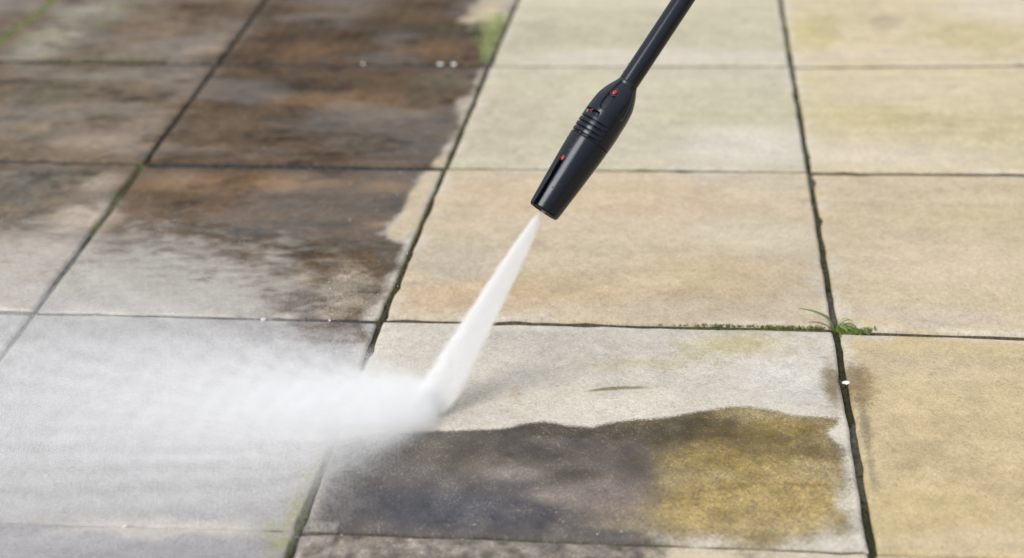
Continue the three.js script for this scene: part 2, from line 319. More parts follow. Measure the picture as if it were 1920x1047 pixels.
  out.h = clamp(0.5 + (grain * 0.55 + (m1 - 0.5) * 0.5) * (1 - wet * 0.75) + wet * (ripple - 0.5) * 0.5);
  return out;
}

// ---------------------------------------------------------------- the patio: slabs about half a metre wide
// corner posts of the joints, measured: columns from left to right, rows from the camera away
const COLX = (c, z) => ({ '-3': -1.52, '-2': -0.985 - (z + 1.6) * -0.03, '-1': -0.4305 + (z + 0.0) * 0.0585, '0': -0.016 + (z > -0.47 ? z + 0.018 : -0.452) * 0.0155, '1': 0.516 + (z + 0.02) * 0.0075, '2': 1.03 })[c] ?? (c < 0 ? -1.52 + (c + 3) * 0.51 : 1.03 + (c - 2) * 0.51);
const ROWZ = (r, x) => ({ '1': -0.0195 + (x < 0 ? 0.025 * -x * 0 + 0.012 * (-x) : 0) - 0.0, '2': -0.474 + (x > 0.5 ? (x - 0.5) * 0.03 : x < -0.4 ? (x + 0.4) * 0.04 : 0), '3': -0.99 + (x < -0.4 ? (x + 0.4) * 0.035 : 0), '4': -1.502 + (x < -0.4 ? (x + 0.4) * 0.04 : x > 0.5 ? (0.5 - x) * 0.03 : 0), '5': -2.02 })[r] ?? (r < 1 ? -0.0195 + (1 - r) * 0.5 : -2.02 - (r - 5) * 0.51);
const post = (c, r) => { let x = COLX(c, -0.5 * (r - 1)), z = ROWZ(r, x); x = COLX(c, z); return [x, z]; };

const patio = new THREE.Group(); patio.name = 'patio'; scene.add(patio);
tag(patio, 'patio of square sandstone paving slabs, pale where washed and brown where dirty', 'patio', null, 'structure');
{
  const soil = new THREE.MeshStandardMaterial({ color: new THREE.Color().setRGB(0.07, 0.075, 0.045), roughness: 1 });
  const g = new THREE.PlaneGeometry(260, 260); g.rotateX(-Math.PI / 2);
  const m = mesh('ground', g, soil); m.position.y = -0.03; tag(m, 'dark soil under and around the paving', 'ground', null, 'structure');
}
function dataTexture(data, n, srgb) {
  const t = new THREE.DataTexture(data, n, n, THREE.RGBAFormat); t.magFilter = THREE.LinearFilter; t.minFilter = THREE.LinearFilter; if (srgb) t.colorSpace = THREE.SRGBColorSpace; t.needsUpdate = true; return t;
}
function slabMaterial(c, r, quad, box, n) {
  const key = `${c},${r}`, base = stone(BASE[key] ?? (c < 0 ? [176, 166, 150] : [214, 198, 164])), [x0, x1, z0, z1] = box;
  const near = (q) => q[2] + q[4] * 2 + 0.08 > x0 && q[2] - q[4] * 2 - 0.08 < x1 && q[3] + q[5] * 2 + 0.08 > z0 && q[3] - q[5] * 2 - 0.08 < z1;
  const lists = { stone: STONE_PATCHES.slice(0, -4).filter(near), late: STONE_PATCHES.slice(-4).filter(near), brown: BROWN_PATCHES.filter(near), front: c === 0 && r <= 1 ? FRONT_PATCHES.filter(near) : null, left: c < 0 };
  const col = new Uint8Array(n * n * 4), dat = new Uint8Array(n * n * 4);
  for (let j = 0; j < n; j++) for (let i = 0; i < n; i++) {
    const x = lerp(x0, x1, (i + 0.5) / n), z = lerp(z0, z1, (j + 0.5) / n), k = (j * n + i) * 4;
    let edge = 1; // distance to the nearest side of the slab
    for (let e = 0; e < 4; e++) { const a = quad[e], b = quad[(e + 1) % 4], ex = b[0] - a[0], ez = b[1] - a[1]; edge = Math.min(edge, Math.abs((x - a[0]) * ez - (z - a[1]) * ex) / Math.hypot(ex, ez)); }
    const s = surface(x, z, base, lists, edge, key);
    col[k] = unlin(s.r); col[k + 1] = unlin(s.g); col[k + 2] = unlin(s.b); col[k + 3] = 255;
    dat[k] = s.h * 255; dat[k + 1] = s.rough * 255; dat[k + 2] = 0; dat[k + 3] = s.spec * 255;
  }
  const d = dataTexture(dat, n);
  return new THREE.MeshPhysicalMaterial({ map: dataTexture(col, n, true), roughness: 1, roughnessMap: d, specularIntensity: 1, specularIntensityMap: d, bumpMap: d, bumpScale: 0.0011, metalness: 0 });
}
function slabGeometry(quad, box, seed, lift, tiltX, tiltZ) {
  const N = 28, rnd = rng(seed), ph = rnd() * 50, pos = [], uv = [], idx = [], [x0, x1, z0, z1] = box, cx = (x0 + x1) / 2, cz = (z0 + z1) / 2;
  const ease = (i) => { const ins = 0.0045 / 0.5; return i === 0 ? 0 : i === 1 ? ins * 0.35 : i === 2 ? ins : i === N ? 1 : i === N - 1 ? 1 - ins * 0.35 : i === N - 2 ? 1 - ins : ins + (1 - 2 * ins) * (i - 2) / (N - 4); };
  const put = (u, v, y, ox = 0, oz = 0) => {
    const x = lerp(lerp(quad[0][0], quad[1][0], u), lerp(quad[3][0], quad[2][0], u), v) + ox, z = lerp(lerp(quad[0][1], quad[1][1], u), lerp(quad[3][1], quad[2][1], u), v) + oz;
    pos.push(x, y + lift + (x - cx) * tiltX + (z - cz) * tiltZ, z); uv.push((x - x0) / (x1 - x0), (z - z0) / (z1 - z0)); return pos.length / 3 - 1;
  };
  const wob = (s, side) => (fbm(s * 14 + ph + side * 9, side * 5.1 + ph, 3) - 0.5) * 0.0042 + Math.max(0, fbm(s * 30 + ph, side * 3.3, 2) - 0.66) * 0.02;
  const ring = (i) => Math.min(i, N - i);
  for (let j = 0; j <= N; j++) for (let i = 0; i <= N; i++) {
    const u = ease(i), v = ease(j), e = Math.min(ring(i), ring(j)), y = e === 0 ? -0.0042 : e === 1 ? -0.0013 : 0;
    let ox = 0, oz = 0;
    if (ring(i) <= 2) ox = (i < N / 2 ? 1 : -1) * wob(v, i < N / 2 ? 1 : 2);
    if (ring(j) <= 2) oz = (j < N / 2 ? 1 : -1) * wob(u, j < N / 2 ? 3 : 4);
    const y2 = y + (fbm(u * 3 + ph, v * 3, 2) - 0.5) * 0.0016;
    put(u, v, y2, ox, oz);
  }
  const at = (i, j) => j * (N + 1) + i;
  for (let j = 0; j < N; j++) for (let i = 0; i < N; i++) idx.push(at(i, j), at(i, j + 1), at(i + 1, j), at(i + 1, j), at(i, j + 1), at(i + 1, j + 1));
  const loop = []; // round the rim, then down
  for (let i = 0; i < N; i++) loop.push(at(i, 0)); for (let j = 0; j < N; j++) loop.push(at(N, j)); for (let i = N; i > 0; i--) loop.push(at(i, N)); for (let j = N; j > 0; j--) loop.push(at(0, j));
  const top = idx.length, drop = (y) => loop.map((k) => { pos.push(pos[k * 3], y ?? pos[k * 3 + 1], pos[k * 3 + 2]); uv.push(pos[k * 3] / 0.1, pos[k * 3 + 2] / 0.1 + (y === undefined ? 0 : 0.3)); return pos.length / 3 - 1; }), rim = drop(), low = drop(-0.04);
  for (let k = 0; k < loop.length; k++) { const n = (k + 1) % loop.length; idx.push(rim[k], rim[n], low[k], low[k], rim[n], low[n]); }
  const g = new THREE.BufferGeometry();
  g.setAttribute('position', new THREE.Float32BufferAttribute(pos, 3)); g.setAttribute('uv', new THREE.Float32BufferAttribute(uv, 2)); g.setIndex(idx); g.computeVertexNormals();
  g.addGroup(0, top, 0); g.addGroup(top, idx.length - top, 1);
  return g;
}
// soil, sand and moss that fill the joints and cling to the sides of the slabs
const GN = 256, grit = (a, b, seed) => {
  const d = new Uint8Array(GN * GN * 4), q = rng(seed);
  for (let k = 0; k < GN * GN; k++) { const x = k % GN, y = k / GN | 0, t = clamp(fbm(x / 9, y / 9, 3) * 0.9 + (q() - 0.5) * 0.7); for (let i = 0; i < 3; i++) d[k * 4 + i] = unlin(lerp(a[i], b[i], t)); d[k * 4 + 3] = 255; }
  const t = dataTexture(d, GN, true); t.wrapS = t.wrapT = THREE.RepeatWrapping; return new THREE.MeshStandardMaterial({ map: t, roughness: 0.95 });
};
const soil = grit([0.025, 0.023, 0.016], [0.16, 0.145, 0.1], 3), sand = grit([0.04, 0.035, 0.025], [0.15, 0.13, 0.09], 4), green = grit([0.07, 0.08, 0.03], [0.26, 0.3, 0.12], 5), olive = grit([0.022, 0.021, 0.012], [0.11, 0.1, 0.05], 6), stainedSide = grit([0.035, 0.031, 0.02], [0.19, 0.165, 0.115], 8), slate = grit([0.014, 0.015, 0.018], [0.085, 0.09, 0.1], 7);
const GAP = { v: { '-2': 0.014, '-1': 0.0078, '0': 0.0065, '1': 0.0075 }, h: { 1: 0.0028, 2: 0.012, 3: 0.0125, 4: 0.014 } };
const generic = {};
for (let r = -3; r <= 7; r++) for (let c = -6; c <= 5; c++) {
  const gl = (GAP.v[c] ?? 0.009) / 2, gr = (GAP.v[c + 1] ?? 0.009) / 2, gn = (GAP.h[r] ?? 0.009) / 2;
  let gf = (GAP.h[r + 1] ?? 0.009) / 2;
  const a = post(c, r + 1), b = post(c + 1, r + 1), d = post(c + 1, r), e = post(c, r); // far left, far right, near right, near left
  // the far joints of the washed slabs are tighter, those of the brown slabs wider
  const fit = (row) => row >= 3 && row <= 4 ? (c === 0 ? 1.15 : c < 0 ? 1.45 : 1.1) : 1, f2 = gf * fit(r + 1), n2 = gn * fit(r);
  const quad = [[a[0] + gl, a[1] + f2], [b[0] - gr, b[1] + f2], [d[0] - gr, d[1] - n2], [e[0] + gl, e[1] - n2]];
  const xs = quad.map((q) => q[0]), zs = quad.map((q) => q[1]), box = [Math.min(...xs) - 0.006, Math.max(...xs) + 0.006, Math.min(...zs) - 0.006, Math.max(...zs) + 0.006];
  const seen = r >= 0 && r <= 4 && c >= (r >= 3 ? -3 : -2) && c <= 1, seed = 1000 + r * 40 + c, rnd = rng(seed);
  let mat;
  if (seen) mat = slabMaterial(c, r, quad, box, QUALITY * (r <= 2 ? 768 : r === 3 ? 640 : 512));
  else { const k = c < 0 ? 'dull' : 'pale'; mat = generic[k] ??= slabMaterial(c < 0 ? -5 : 5, 9, quad, box, 384); }
  let lift = (rnd() - 0.5) * 0.0022, tx = (rnd() - 0.5) * 0.003, tz = (rnd() - 0.5) * 0.003;
  if (c === 0 && r === 1) { lift = 0.0015; tx = -0.002; tz = 0; }
  const m = mesh('paving_slab', slabGeometry(quad, box, seed, lift, tx, tz), [mat, c < 0 && r >= 2 ? slate : stainedSide], patio);
  m.name = numbered('paving_slab');
}

// what fills the joints
{
  const strip = (p, q, depth, m, seed) => {
    const L = Math.hypot(q[0] - p[0], q[1] - p[1]), N = Math.ceil(L / 0.012), tx = (q[0] - p[0]) / L, tz = (q[1] - p[1]) / L, pos = [], uv = [], idx = [];
    for (let i = 0; i <= N; i++) for (let k = 0; k < 5; k++) {
      const s = i / N * L, w = (k - 2) * 0.0058, x = p[0] + tx * s - tz * w, z = p[1] + tz * s + tx * w;
      pos.push(x, -depth + (fbm(x * 90 + seed, z * 90, 3) - 0.5) * 0.007, z); uv.push(x / 0.12, z / 0.12);
    }
    for (let i = 0; i < N; i++) for (let k = 0; k < 4; k++) { const a = i * 5 + k; idx.push(a, a + 1, a + 5, a + 1, a + 6, a + 5); }
    const g = new THREE.BufferGeometry(); g.setAttribute('position', new THREE.Float32BufferAttribute(pos, 3)); g.setAttribute('uv', new THREE.Float32BufferAttribute(uv, 2)); g.setIndex(idx); g.computeVertexNormals();
    if (g.attributes.normal.getY(3) < 0) { for (let i = 0; i < idx.length; i += 3) { const t = idx[i]; idx[i] = idx[i + 1]; idx[i + 1] = t; } g.setIndex(idx); g.computeVertexNormals(); }
    mesh('joint_filling', g, m, patio).name = numbered('joint_filling');
  };
  for (let r = -3; r <= 7; r++) for (let c = -6; c <= 6; c++) { // along the depth
    const k = c === -2 ? green : c === -1 && r >= 2 ? olive : c === 0 && r !== 3 ? olive : c === 1 && r >= 3 ? olive : soil;
    strip(post(c, r), post(c, r + 1), c === -2 ? 0.004 : 0.0095, k, c * 3 + r);
  }
  for (let r = -3; r <= 8; r++) for (let c = -6; c <= 5; c++) { // across
    const k = r === 2 && c === 0 ? olive : r >= 3 && r < 5 && c >= 0 ? sand : c < 0 && r >= 3 ? slate : soil;
    strip(post(c, r), post(c + 1, r), r === 4 && c === 1 ? 0.006 : 0.0105, r === 3 && c === 1 ? soil : k, c * 5 + r + 50);
  }
}

// ---------------------------------------------------------------- the lance
const SCALE = 1 / 1773; // metres for one unit of the measured profile
const TIP = new THREE.Vector3(0.190, 0.197, -0.342);
{
  const lance = new THREE.Group(); lance.name = numbered('spray_lance'); scene.add(lance);
  tag(lance, 'black plastic pressure washer lance with ribbed nozzle and red buttons, held above the paving', 'spray lance');
  const cr = new THREE.Vector3(0.99302, -0.03197, -0.11357), cu = new THREE.Vector3(-0.01818, 0.90961, -0.41506), cf = new THREE.Vector3(0.11657, 0.41423, 0.90268);
  const Y = cr.clone().multiplyScalar(0.5515).addScaledVector(cu, 0.834).addScaledVector(cf, -0.03).normalize(), Z = cf.clone().addScaledVector(Y, -cf.dot(Y)).normalize(), X = Y.clone().cross(Z);
  lance.quaternion.setFromRotationMatrix(new THREE.Matrix4().makeBasis(X, Y, Z)); lance.position.copy(TIP);
  const n = 256, d = new Uint8Array(n * n * 4), q = rng(12);
  for (let k = 0; k < n * n; k++) { const x = k % n, y = k / n | 0, v = fbm(x / 26, y / 60, 4) * 0.9 + q() * 0.1; d[k * 4] = v * 255; d[k * 4 + 1] = clamp(0.1 + 0.24 * v) * 255; d[k * 4 + 3] = 255; }
  const wear = dataTexture(d, n); wear.wrapS = wear.wrapT = THREE.RepeatWrapping;
  const plastic = new THREE.MeshPhysicalMaterial({ color: new THREE.Color().setRGB(0.003, 0.004, 0.008), roughness: 1, roughnessMap: wear, bumpMap: wear, bumpScale: 0.00008, specularIntensity: 0.75, specularColor: new THREE.Color().setRGB(0.84, 0.92, 1) });
  const dark = new THREE.MeshStandardMaterial({ color: new THREE.Color().setRGB(0.006, 0.006, 0.007), roughness: 0.55 });
  const red = new THREE.MeshPhysicalMaterial({ color: new THREE.Color().setRGB(0.27, 0.008, 0.016), roughness: 0.4, clearcoat: 0.2 });
  // a turned surface whose radius may also change round the axis; t and r in profile units
  function turned(t0, t1, nt, nf, radius, name, mat) {
    const pos = [], uv = [], idx = [];
    for (let i = 0; i <= nt; i++) for (let j = 0; j <= nf; j++) {
      const t = lerp(t0, t1, i / nt), f = j / nf * Math.PI * 2, r = radius(t, f) * SCALE;
      pos.push(Math.sin(f) * r, t * SCALE, Math.cos(f) * r); uv.push(j / nf * 1.4, t * SCALE / 0.1);
    }
    for (let i = 0; i < nt; i++) for (let j = 0; j < nf; j++) { const a = i * (nf + 1) + j, b = a + nf + 1; idx.push(a, a + 1, b, b, a + 1, b + 1); }
    const g = new THREE.BufferGeometry(); g.setAttribute('position', new THREE.Float32BufferAttribute(pos, 3)); g.setAttribute('uv', new THREE.Float32BufferAttribute(uv, 2)); g.setIndex(idx); g.computeVertexNormals();
    const nm = g.attributes.normal; // close the seam
    for (let i = 0; i <= nt; i++) { const a = i * (nf + 1), b = a + nf, v = new THREE.Vector3().fromBufferAttribute(nm, a).add(new THREE.Vector3().fromBufferAttribute(nm, b)).normalize(); nm.setXYZ(a, v.x, v.y, v.z); nm.setXYZ(b, v.x, v.y, v.z); }
    return mesh(name, g, mat, lance);
  }
  const curve = (pts) => (t) => { for (let i = 1; i < pts.length; i++) if (t <= pts[i][0]) { const [a, ra] = pts[i - 1], [b, rb] = pts[i], p = pts[i - 2] ?? pts[i - 1], s = pts[i + 1] ?? pts[i], h = b - a, u = (t - a) / h, m0 = (rb - p[1]) / (b - p[0] || 1) * h, m1 = (s[1] - ra) / (s[0] - a || 1) * h; return (2 * u ** 3 - 3 * u * u + 1) * ra + (u ** 3 - 2 * u * u + u) * m0 + (-2 * u ** 3 + 3 * u * u) * rb + (u ** 3 - u * u) * m1; } return pts.at(-1)[1]; };
  const off = (f, f0) => { let a = f - f0; a -= Math.round(a / (2 * Math.PI)) * 2 * Math.PI; return a; };
  // front cap with a slot along it
  const capR = curve([[0, 29.2], [3, 30.6], [40, 33.4], [90, 36.8], [130, 39.2], [150, 40], [157, 40]]);
  turned(0, 157, 170, 260, (t, f) => {
    const s = Math.abs(off(f, -0.74)) * capR(t), slot = sstep(5.6, 4.2, s) * sstep(104, 101, t), lip = sstep(154, 157, t) * 1.6;
    return capR(t) - slot * 9 - lip;
  }, 'spray_cap', plastic);
  { // the end of the cap: a rim, then a recess
    const pts = [[29.2, 0], [28.2, -1.4], [25.5, -1.6], [24, -0.4], [23.4, 9], [12, 10], [0.01, 10]].map(([r, y]) => new THREE.Vector2(r * SCALE, y * SCALE));
    mesh('cap_end', new THREE.LatheGeometry(pts, 72), dark, lance);
    const o = [[0.01, -2], [3.4, -2], [4.4, -0.6], [6, 3], [11, 6], [12, 10.5]].map(([r, y]) => new THREE.Vector2(r * SCALE, y * SCALE));
    mesh('nozzle_outlet', new THREE.LatheGeometry(o, 32), new THREE.MeshStandardMaterial({ color: new THREE.Color().setRGB(0.3, 0.3, 0.31), roughness: 0.35, metalness: 0.9 }), lance);
  }
  // ribbed collar; its ribs fade out towards the smooth back
  const rib = (t) => { let g = 0; for (const c of [159, 169, 179.5, 190]) g = Math.max(g, sstep(2.0, 0.7, Math.abs(t - c))); return g; };
  turned(156, 206, 120, 200, (t, f) => {
    const ribs = sstep(0.75, 0.15, off(f, -0.45) - 0.2) * sstep(-2.6, -2.0, off(f, -0.45)), notch = sstep(198, 200.5, t) * sstep(0.62, 0.45, Math.abs(off(f, -0.92)));
    return 40.3 + 0.7 * Math.sin((t - 156) / 50 * Math.PI) - rib(t) * 4 * ribs - notch * 8;
  }, 'ribbed_collar', plastic);
  // hood that tapers to the tube, with long scallops
  const hoodR = curve([[198, 40], [206, 40.4], [220, 40.2], [243, 38], [256, 34.5], [270, 29], [280, 24], [287, 20.6], [291, 18.4]]);
  turned(199, 291, 150, 300, (t, f) => {
    let r = hoodR(t);
    const period = Math.PI / 3, a = off(f, -0.38), near = a - Math.round(a / period) * period, s = Math.abs(near) * Math.max(r, 22);
    const w = lerp(9.5, 6.5, sstep(215, 285, t)), round = t < 228 ? Math.sqrt(Math.max(0, 1 - ((228 - t) / 12) ** 2)) : 1;
    r -= sstep(w * round + 1.2, w * round - 1.6, s) * (t > 216 ? 1 : 0) * 4.2 * sstep(289, 280, t);
    r -= sstep(0.62, 0.45, Math.abs(off(f, -0.92))) * sstep(209, 206, t) * 7; // the gap in front of the hood
    return Math.max(r, 16);
  }, 'hood', plastic);
  const tube = new THREE.CylinderGeometry(19.3 * SCALE, 19.3 * SCALE, 0.95, 64, 1); tube.translate(0, 0.95 / 2 + 270 * SCALE, 0);
  mesh('wand_tube', tube, plastic, lance);
  const on = (t, f, r) => new THREE.Vector3(Math.sin(f) * r * SCALE, t * SCALE, Math.cos(f) * r * SCALE);
  const button = new THREE.SphereGeometry(1, 32, 20); button.scale(4.6 * SCALE, 6 * SCALE, 2.6 * SCALE);
  let m = mesh('red_button', button, red, lance); m.position.copy(on(256, -0.38, 30.6)); m.rotation.set(-0.4, -0.38, 0, 'YXZ');
  const socket = new THREE.TorusGeometry(7.4 * SCALE, 1.5 * SCALE, 12, 40); m = mesh('button_socket', socket, dark, lance); m.position.copy(on(256, -0.38, 30.4)); m.rotation.set(-0.4, -0.38, 0, 'YXZ'); m.scale.y = 1.2;
  const pin = new THREE.SphereGeometry(1, 24, 16); pin.scale(4 * SCALE, 5.6 * SCALE, 2.4 * SCALE);
  m = mesh('red_pin', pin, red, lance); m.position.copy(on(101, -0.74, 36.6)); m.rotation.set(0, -0.74, 0);
  { // fine beads of spray that cling to the plastic
    const q = rng(90), list = [];
    for (let i = 0; i < 130; i++) {
      const t = 4 + 330 * q() ** 1.3, f = -1.5 + 3 * q(), r = t < 157 ? capR(t) : t < 199 ? 40.6 : t < 291 ? hoodR(t) : 19.3, s = (0.5 + 1.3 * q() ** 4);
      if (t > 215 && t < 291) continue;
      if (t < 106 && Math.abs(off(f, -0.74)) * r < 8) continue;
      const g = new THREE.SphereGeometry(s * SCALE, 8, 6); g.scale(1, 1.2, 0.55); g.rotateY(f); const p = on(t, f, r); g.translate(p.x, p.y, p.z); list.push(g);
    }
    const b = mesh('water_beads', mergeGeometries(list), new THREE.MeshPhysicalMaterial({ color: 0xffffff, roughness: 0.05, transmission: 1, ior: 1.33, thickness: 0.001 }), lance); b.userData.kind = 'stuff';
  }
  for (const [t, f, r, s] of [[158, -0.7, 38.5, 1.5], [205, -0.95, 37.2, 2.2], [207.5, -0.86, 38, 1.5]]) { const b = new THREE.IcosahedronGeometry(s * SCALE, 2); m = mesh('red_seal', b, red, lance); m.position.copy(on(t, f, r)); m.scale.set(1.6, 0.8, 0.7); m.rotation.y = f; }
}

// ---------------------------------------------------------------- water
const water = new THREE.MeshPhysicalMaterial({ color: new THREE.Color().setRGB(0.997, 0.999, 1.0), roughness: 1, specularIntensity: 0.2, transmission: 0.97, thickness: 0 });
function dropCluster(seed, count, spread, size, stretch) {
  const q = rng(seed), list = [];
  for (let i = 0; i < count; i++) {
    const g = new THREE.OctahedronGeometry(size * (0.6 + 0.8 * q()), 0); g.scale(1, stretch * (0.7 + 0.6 * q()), 1);
    g.translate(gauss(q) * spread, gauss(q) * spread * stretch, gauss(q) * spread); list.push(g);
  }
  return mergeGeometries(list);
}
// evenly spread numbers: n-th point of an additive sequence in d dimensions, so that the drops do not clump
const STEP = [0.8566748838545029, 0.733891856627126, 0.6287067210378087, 0.5385972572236101];
const normal = (u) => { u = clamp(u, 1e-4, 1 - 1e-4); const t = Math.sqrt(-2 * Math.log(u < 0.5 ? u : 1 - u)), v = t - (2.515517 + 0.802853 * t + 0.010328 * t * t) / (1 + 1.432788 * t + 0.189269 * t * t + 0.001308 * t ** 3); return u < 0.5 ? -v : v; };
function spray(name, label, category, count, seed, geometry, place) {
  const m = new THREE.InstancedMesh(geometry, water, count), q = rng(seed), P = new THREE.Vector3(), D = new THREE.Vector3(), Q = new THREE.Quaternion(), S = new THREE.Vector3(), M = new THREE.Matrix4(), spin = new THREE.Quaternion(), up = new THREE.Vector3(0, 1, 0);
  for (let k = 0; k < count; k++) {
    const u = STEP.map((a, i) => (a * k + seed * 0.137 * (i + 1)) % 1);
    place(u, P, D);
    Q.setFromUnitVectors(up, D.normalize()).multiply(spin.setFromAxisAngle(up, q() * 6.283)); S.setScalar(0.7 + 0.6 * q()); m.setMatrixAt(k, M.compose(P, Q, S));
  }
  m.name = numbered(name); m.castShadow = m.receiveShadow = true; scene.add(m); tag(m, label, category, null, 'stuff'); return m;
}
const HIT = new THREE.Vector3(0.069, 0.0, -0.243), EXIT = new THREE.Vector3(0.1865, 0.1945, -0.340);
const ACROSS = new THREE.Vector3(0.99302, -0.03197, -0.11357).multiplyScalar(0.868).addScaledVector(new THREE.Vector3(-0.01818, 0.90961, -0.41506), -0.497);
const DEEP = new THREE.Vector3(0.11657, 0.41423, 0.90268);
const LEFT = new THREE.Vector3(-0.9915, 0.0, 0.13), BACK = new THREE.Vector3(-0.13, 0, -0.9915);
spray('water_jet', 'white fan shaped jet of water shooting from the nozzle down to the slab', 'water jet', JET, 21, dropCluster(1, 140, 0.0013, 0.00007, 2.6), (u, P, D) => {
  const s = u[0] ** 0.7, w = 0.0012 + 0.0185 * s ** 0.66, a = u[1] * 2 - 1, across = (a + 0.045 * Math.sin(a * 17 + 1) + 0.02 * Math.sin(a * 41)) * w + normal(u[3]) * lerp(0.0002, 0.0026, s), deep = normal(u[2]) * lerp(0.0006, 0.004, s);
  P.lerpVectors(EXIT, HIT, s).addScaledVector(ACROSS, across).addScaledVector(DEEP, deep);
  const low = 0.003 + 0.012 * u[3]; // near the stone the jet breaks up and turns into spray
  if (P.y < low) { P.addScaledVector(LEFT, (low - P.y) * 0.8 + u[2] * 0.018); P.y = 0.002 + u[2] * low * 1.2; }
  D.subVectors(HIT, EXIT).normalize().addScaledVector(ACROSS, across / 0.25);
});
spray('water_spray', 'dense white spray blown sideways along the slabs from where the jet strikes', 'water spray', CORE, 22, dropCluster(2, 220, 0.0033, 0.00008, 1.5), (u, P, D) => {
  const s = -Math.log(1 - u[0] * 0.95) * 0.27, back = lerp(0.012, 0.006, Math.min(1, s / 0.3)) + normal(u[1]) * (0.019 + s * 0.21);
  P.copy(HIT).addScaledVector(LEFT, s - 0.016 + 0.014 * u[3]).addScaledVector(BACK, back); P.y = 0.001 + Math.abs(normal(u[2])) * (0.011 + s * 0.05) + s * 0.03 * u[3];
  D.copy(LEFT).addScaledVector(BACK, back * 0.5); D.y += 0.1;
});
spray('water_mist', 'thin veil of mist drifting low over the slabs on the left', 'water mist', MIST, 23, dropCluster(3, 230, 0.0046, 0.00008, 1.3), (u, P, D) => {
  const s = -0.005 + 0.97 * u[0] ** 1.05, back = -0.045 * Math.min(1, s / 0.12) + Math.min(s, 0.3) * 0.1 + normal(u[1]) * (0.016 + 0.3 * Math.min(s, 0.15) + 0.36 * Math.min(s, 0.5));
  P.copy(HIT).addScaledVector(LEFT, s).addScaledVector(BACK, back); P.y = 0.002 + Math.abs(normal(u[2])) * (0.012 + 0.06 * s);
  D.copy(LEFT); D.y += 0.1;
});
{ // single drops thrown out where the jet strikes
  const q = rng(34), n = 420, g = new THREE.SphereGeometry(1, 8, 6), m = new THREE.InstancedMesh(g, water, n), M = new THREE.Matrix4(), P = new THREE.Vector3(), Q = new THREE.Quaternion(), up = new THREE.Vector3(0, 1, 0), D = new THREE.Vector3();
  for (let k = 0; k < n; k++) {
    const a = Math.PI * (0.55 + 0.95 * q()), r = 0.015 + 0.2 * q() ** 1.8, s = 0.00013 + 0.00035 * q() ** 3; D.set(Math.cos(a), 0.15 + 0.5 * q() ** 2, -Math.sin(a));
    P.copy(HIT).addScaledVector(D, r); M.compose(P, Q.setFromUnitVectors(up, D.normalize()), new THREE.Vector3(s, s * (1.5 + 2 * q()), s)); m.setMatrixAt(k, M);
  }
  m.name = numbered('splash_drops'); m.castShadow = m.receiveShadow = true; scene.add(m); tag(m, 'single drops flying out from the point where the jet strikes', 'splash drops', null, 'stuff');
}
{ // beads of splashed water on the dirty slabs
  const bead = new THREE.SphereGeometry(1, 10, 6, 0, Math.PI * 2, 0, Math.PI / 2); bead.scale(1, 0.5, 1);
  const clear = new THREE.MeshPhysicalMaterial({ color: new THREE.Color().setRGB(0.7, 0.72, 0.74), roughness: 0.2, transmission: 0.5, thickness: 0 });
  const q = rng(31), n = 620, m = new THREE.InstancedMesh(bead, clear, n), M = new THREE.Matrix4();
  for (let k = 0; k < n; k++) {
    const front = k < 320, x = front ? 0.0 + 0.3 * q() ** 1.3 : -0.03 - 0.62 * q(), z = front ? -0.2 + 0.2 * q() : -0.55 - 0.75 * q() ** 1.6, s = (0.0003 + 0.0011 * q() ** 6) * (front ? 0.8 : 1);
    M.makeScale(s * (0.8 + 0.5 * q()), s, s * (0.8 + 0.5 * q())).setPosition(x, 0.0012, z); m.setMatrixAt(k, M);
  }
  m.name = numbered('water_beads'); m.castShadow = m.receiveShadow = true; scene.add(m); tag(m, 'tiny beads of splashed water on the dirty slabs', 'water beads', null, 'stuff');
}
// two loose drops beside the nozzle
for (const [x, y, z, s, l] of [[0.2405, 0.2185, -0.354, 0.0011, 'larger loose drop of water in the air beside the nozzle'], [0.231, 0.2075, -0.349, 0.0006, 'tiny loose drop of water below the larger drop beside the nozzle']]) {
  const g = new THREE.SphereGeometry(s, 20, 14); g.scale(1.25, 0.95, 1);
  const m = mesh('water_drop', g, new THREE.MeshPhysicalMaterial({ color: 0xffffff, roughness: 0.05, transmission: 1, ior: 1.33, thickness: 0.002 })); m.position.set(x, y, z); tag(m, l, 'water drop', 'loose drops beside the nozzle');
}

// ---------------------------------------------------------------- moss, weed, chips
function mossMaterial(a, rough = 0.95) { return new THREE.MeshPhysicalMaterial({ color: new THREE.Color().setRGB(...a), roughness: rough, transmission: 0.3, thickness: 0, side: THREE.DoubleSide }); }
function tuft(seed, leaves, len) {
  const q = rng(seed), list = [];
  for (let i = 0; i < leaves; i++) {
    const g = new THREE.ConeGeometry(len * 0.16, len * (0.6 + 0.8 * q()), 4, 1); g.translate(0, len * 0.4, 0); g.scale(1, 1, 0.45);
    g.rotateZ((q() - 0.5) * 1.9); g.rotateY(q() * 6.283); g.translate((q() - 0.5) * len, 0, (q() - 0.5) * len); list.push(g);
  }
  return mergeGeometries(list);
}
function moss(label, count, seed, len, color, place) {
  const m = new THREE.InstancedMesh(tuft(seed, 9, len), mossMaterial(color), count), q = rng(seed + 1), M = new THREE.Matrix4(), T = new THREE.Color();
  for (let k = 0; k < count; k++) {
    const [x, y, z] = place(q), s = 0.6 + 0.8 * q();
    M.makeRotationY(q() * 6.283).scale(new THREE.Vector3(s, s * (0.6 + 0.6 * q()), s)).setPosition(x, y, z); m.setMatrixAt(k, M); const v = 0.6 + 0.7 * q(); m.setColorAt(k, T.setRGB(v * (0.85 + 0.4 * q()), v, v * 0.9));
  }
  m.name = numbered('moss'); m.castShadow = m.receiveShadow = true; scene.add(m); tag(m, label, 'moss', null, 'stuff');
}
const along = (a, b, spread, y) => (q) => { const t = q(); return [lerp(a[0], b[0], t) + gauss(q) * spread, y, lerp(a[1], b[1], t) + gauss(q) * spread]; };
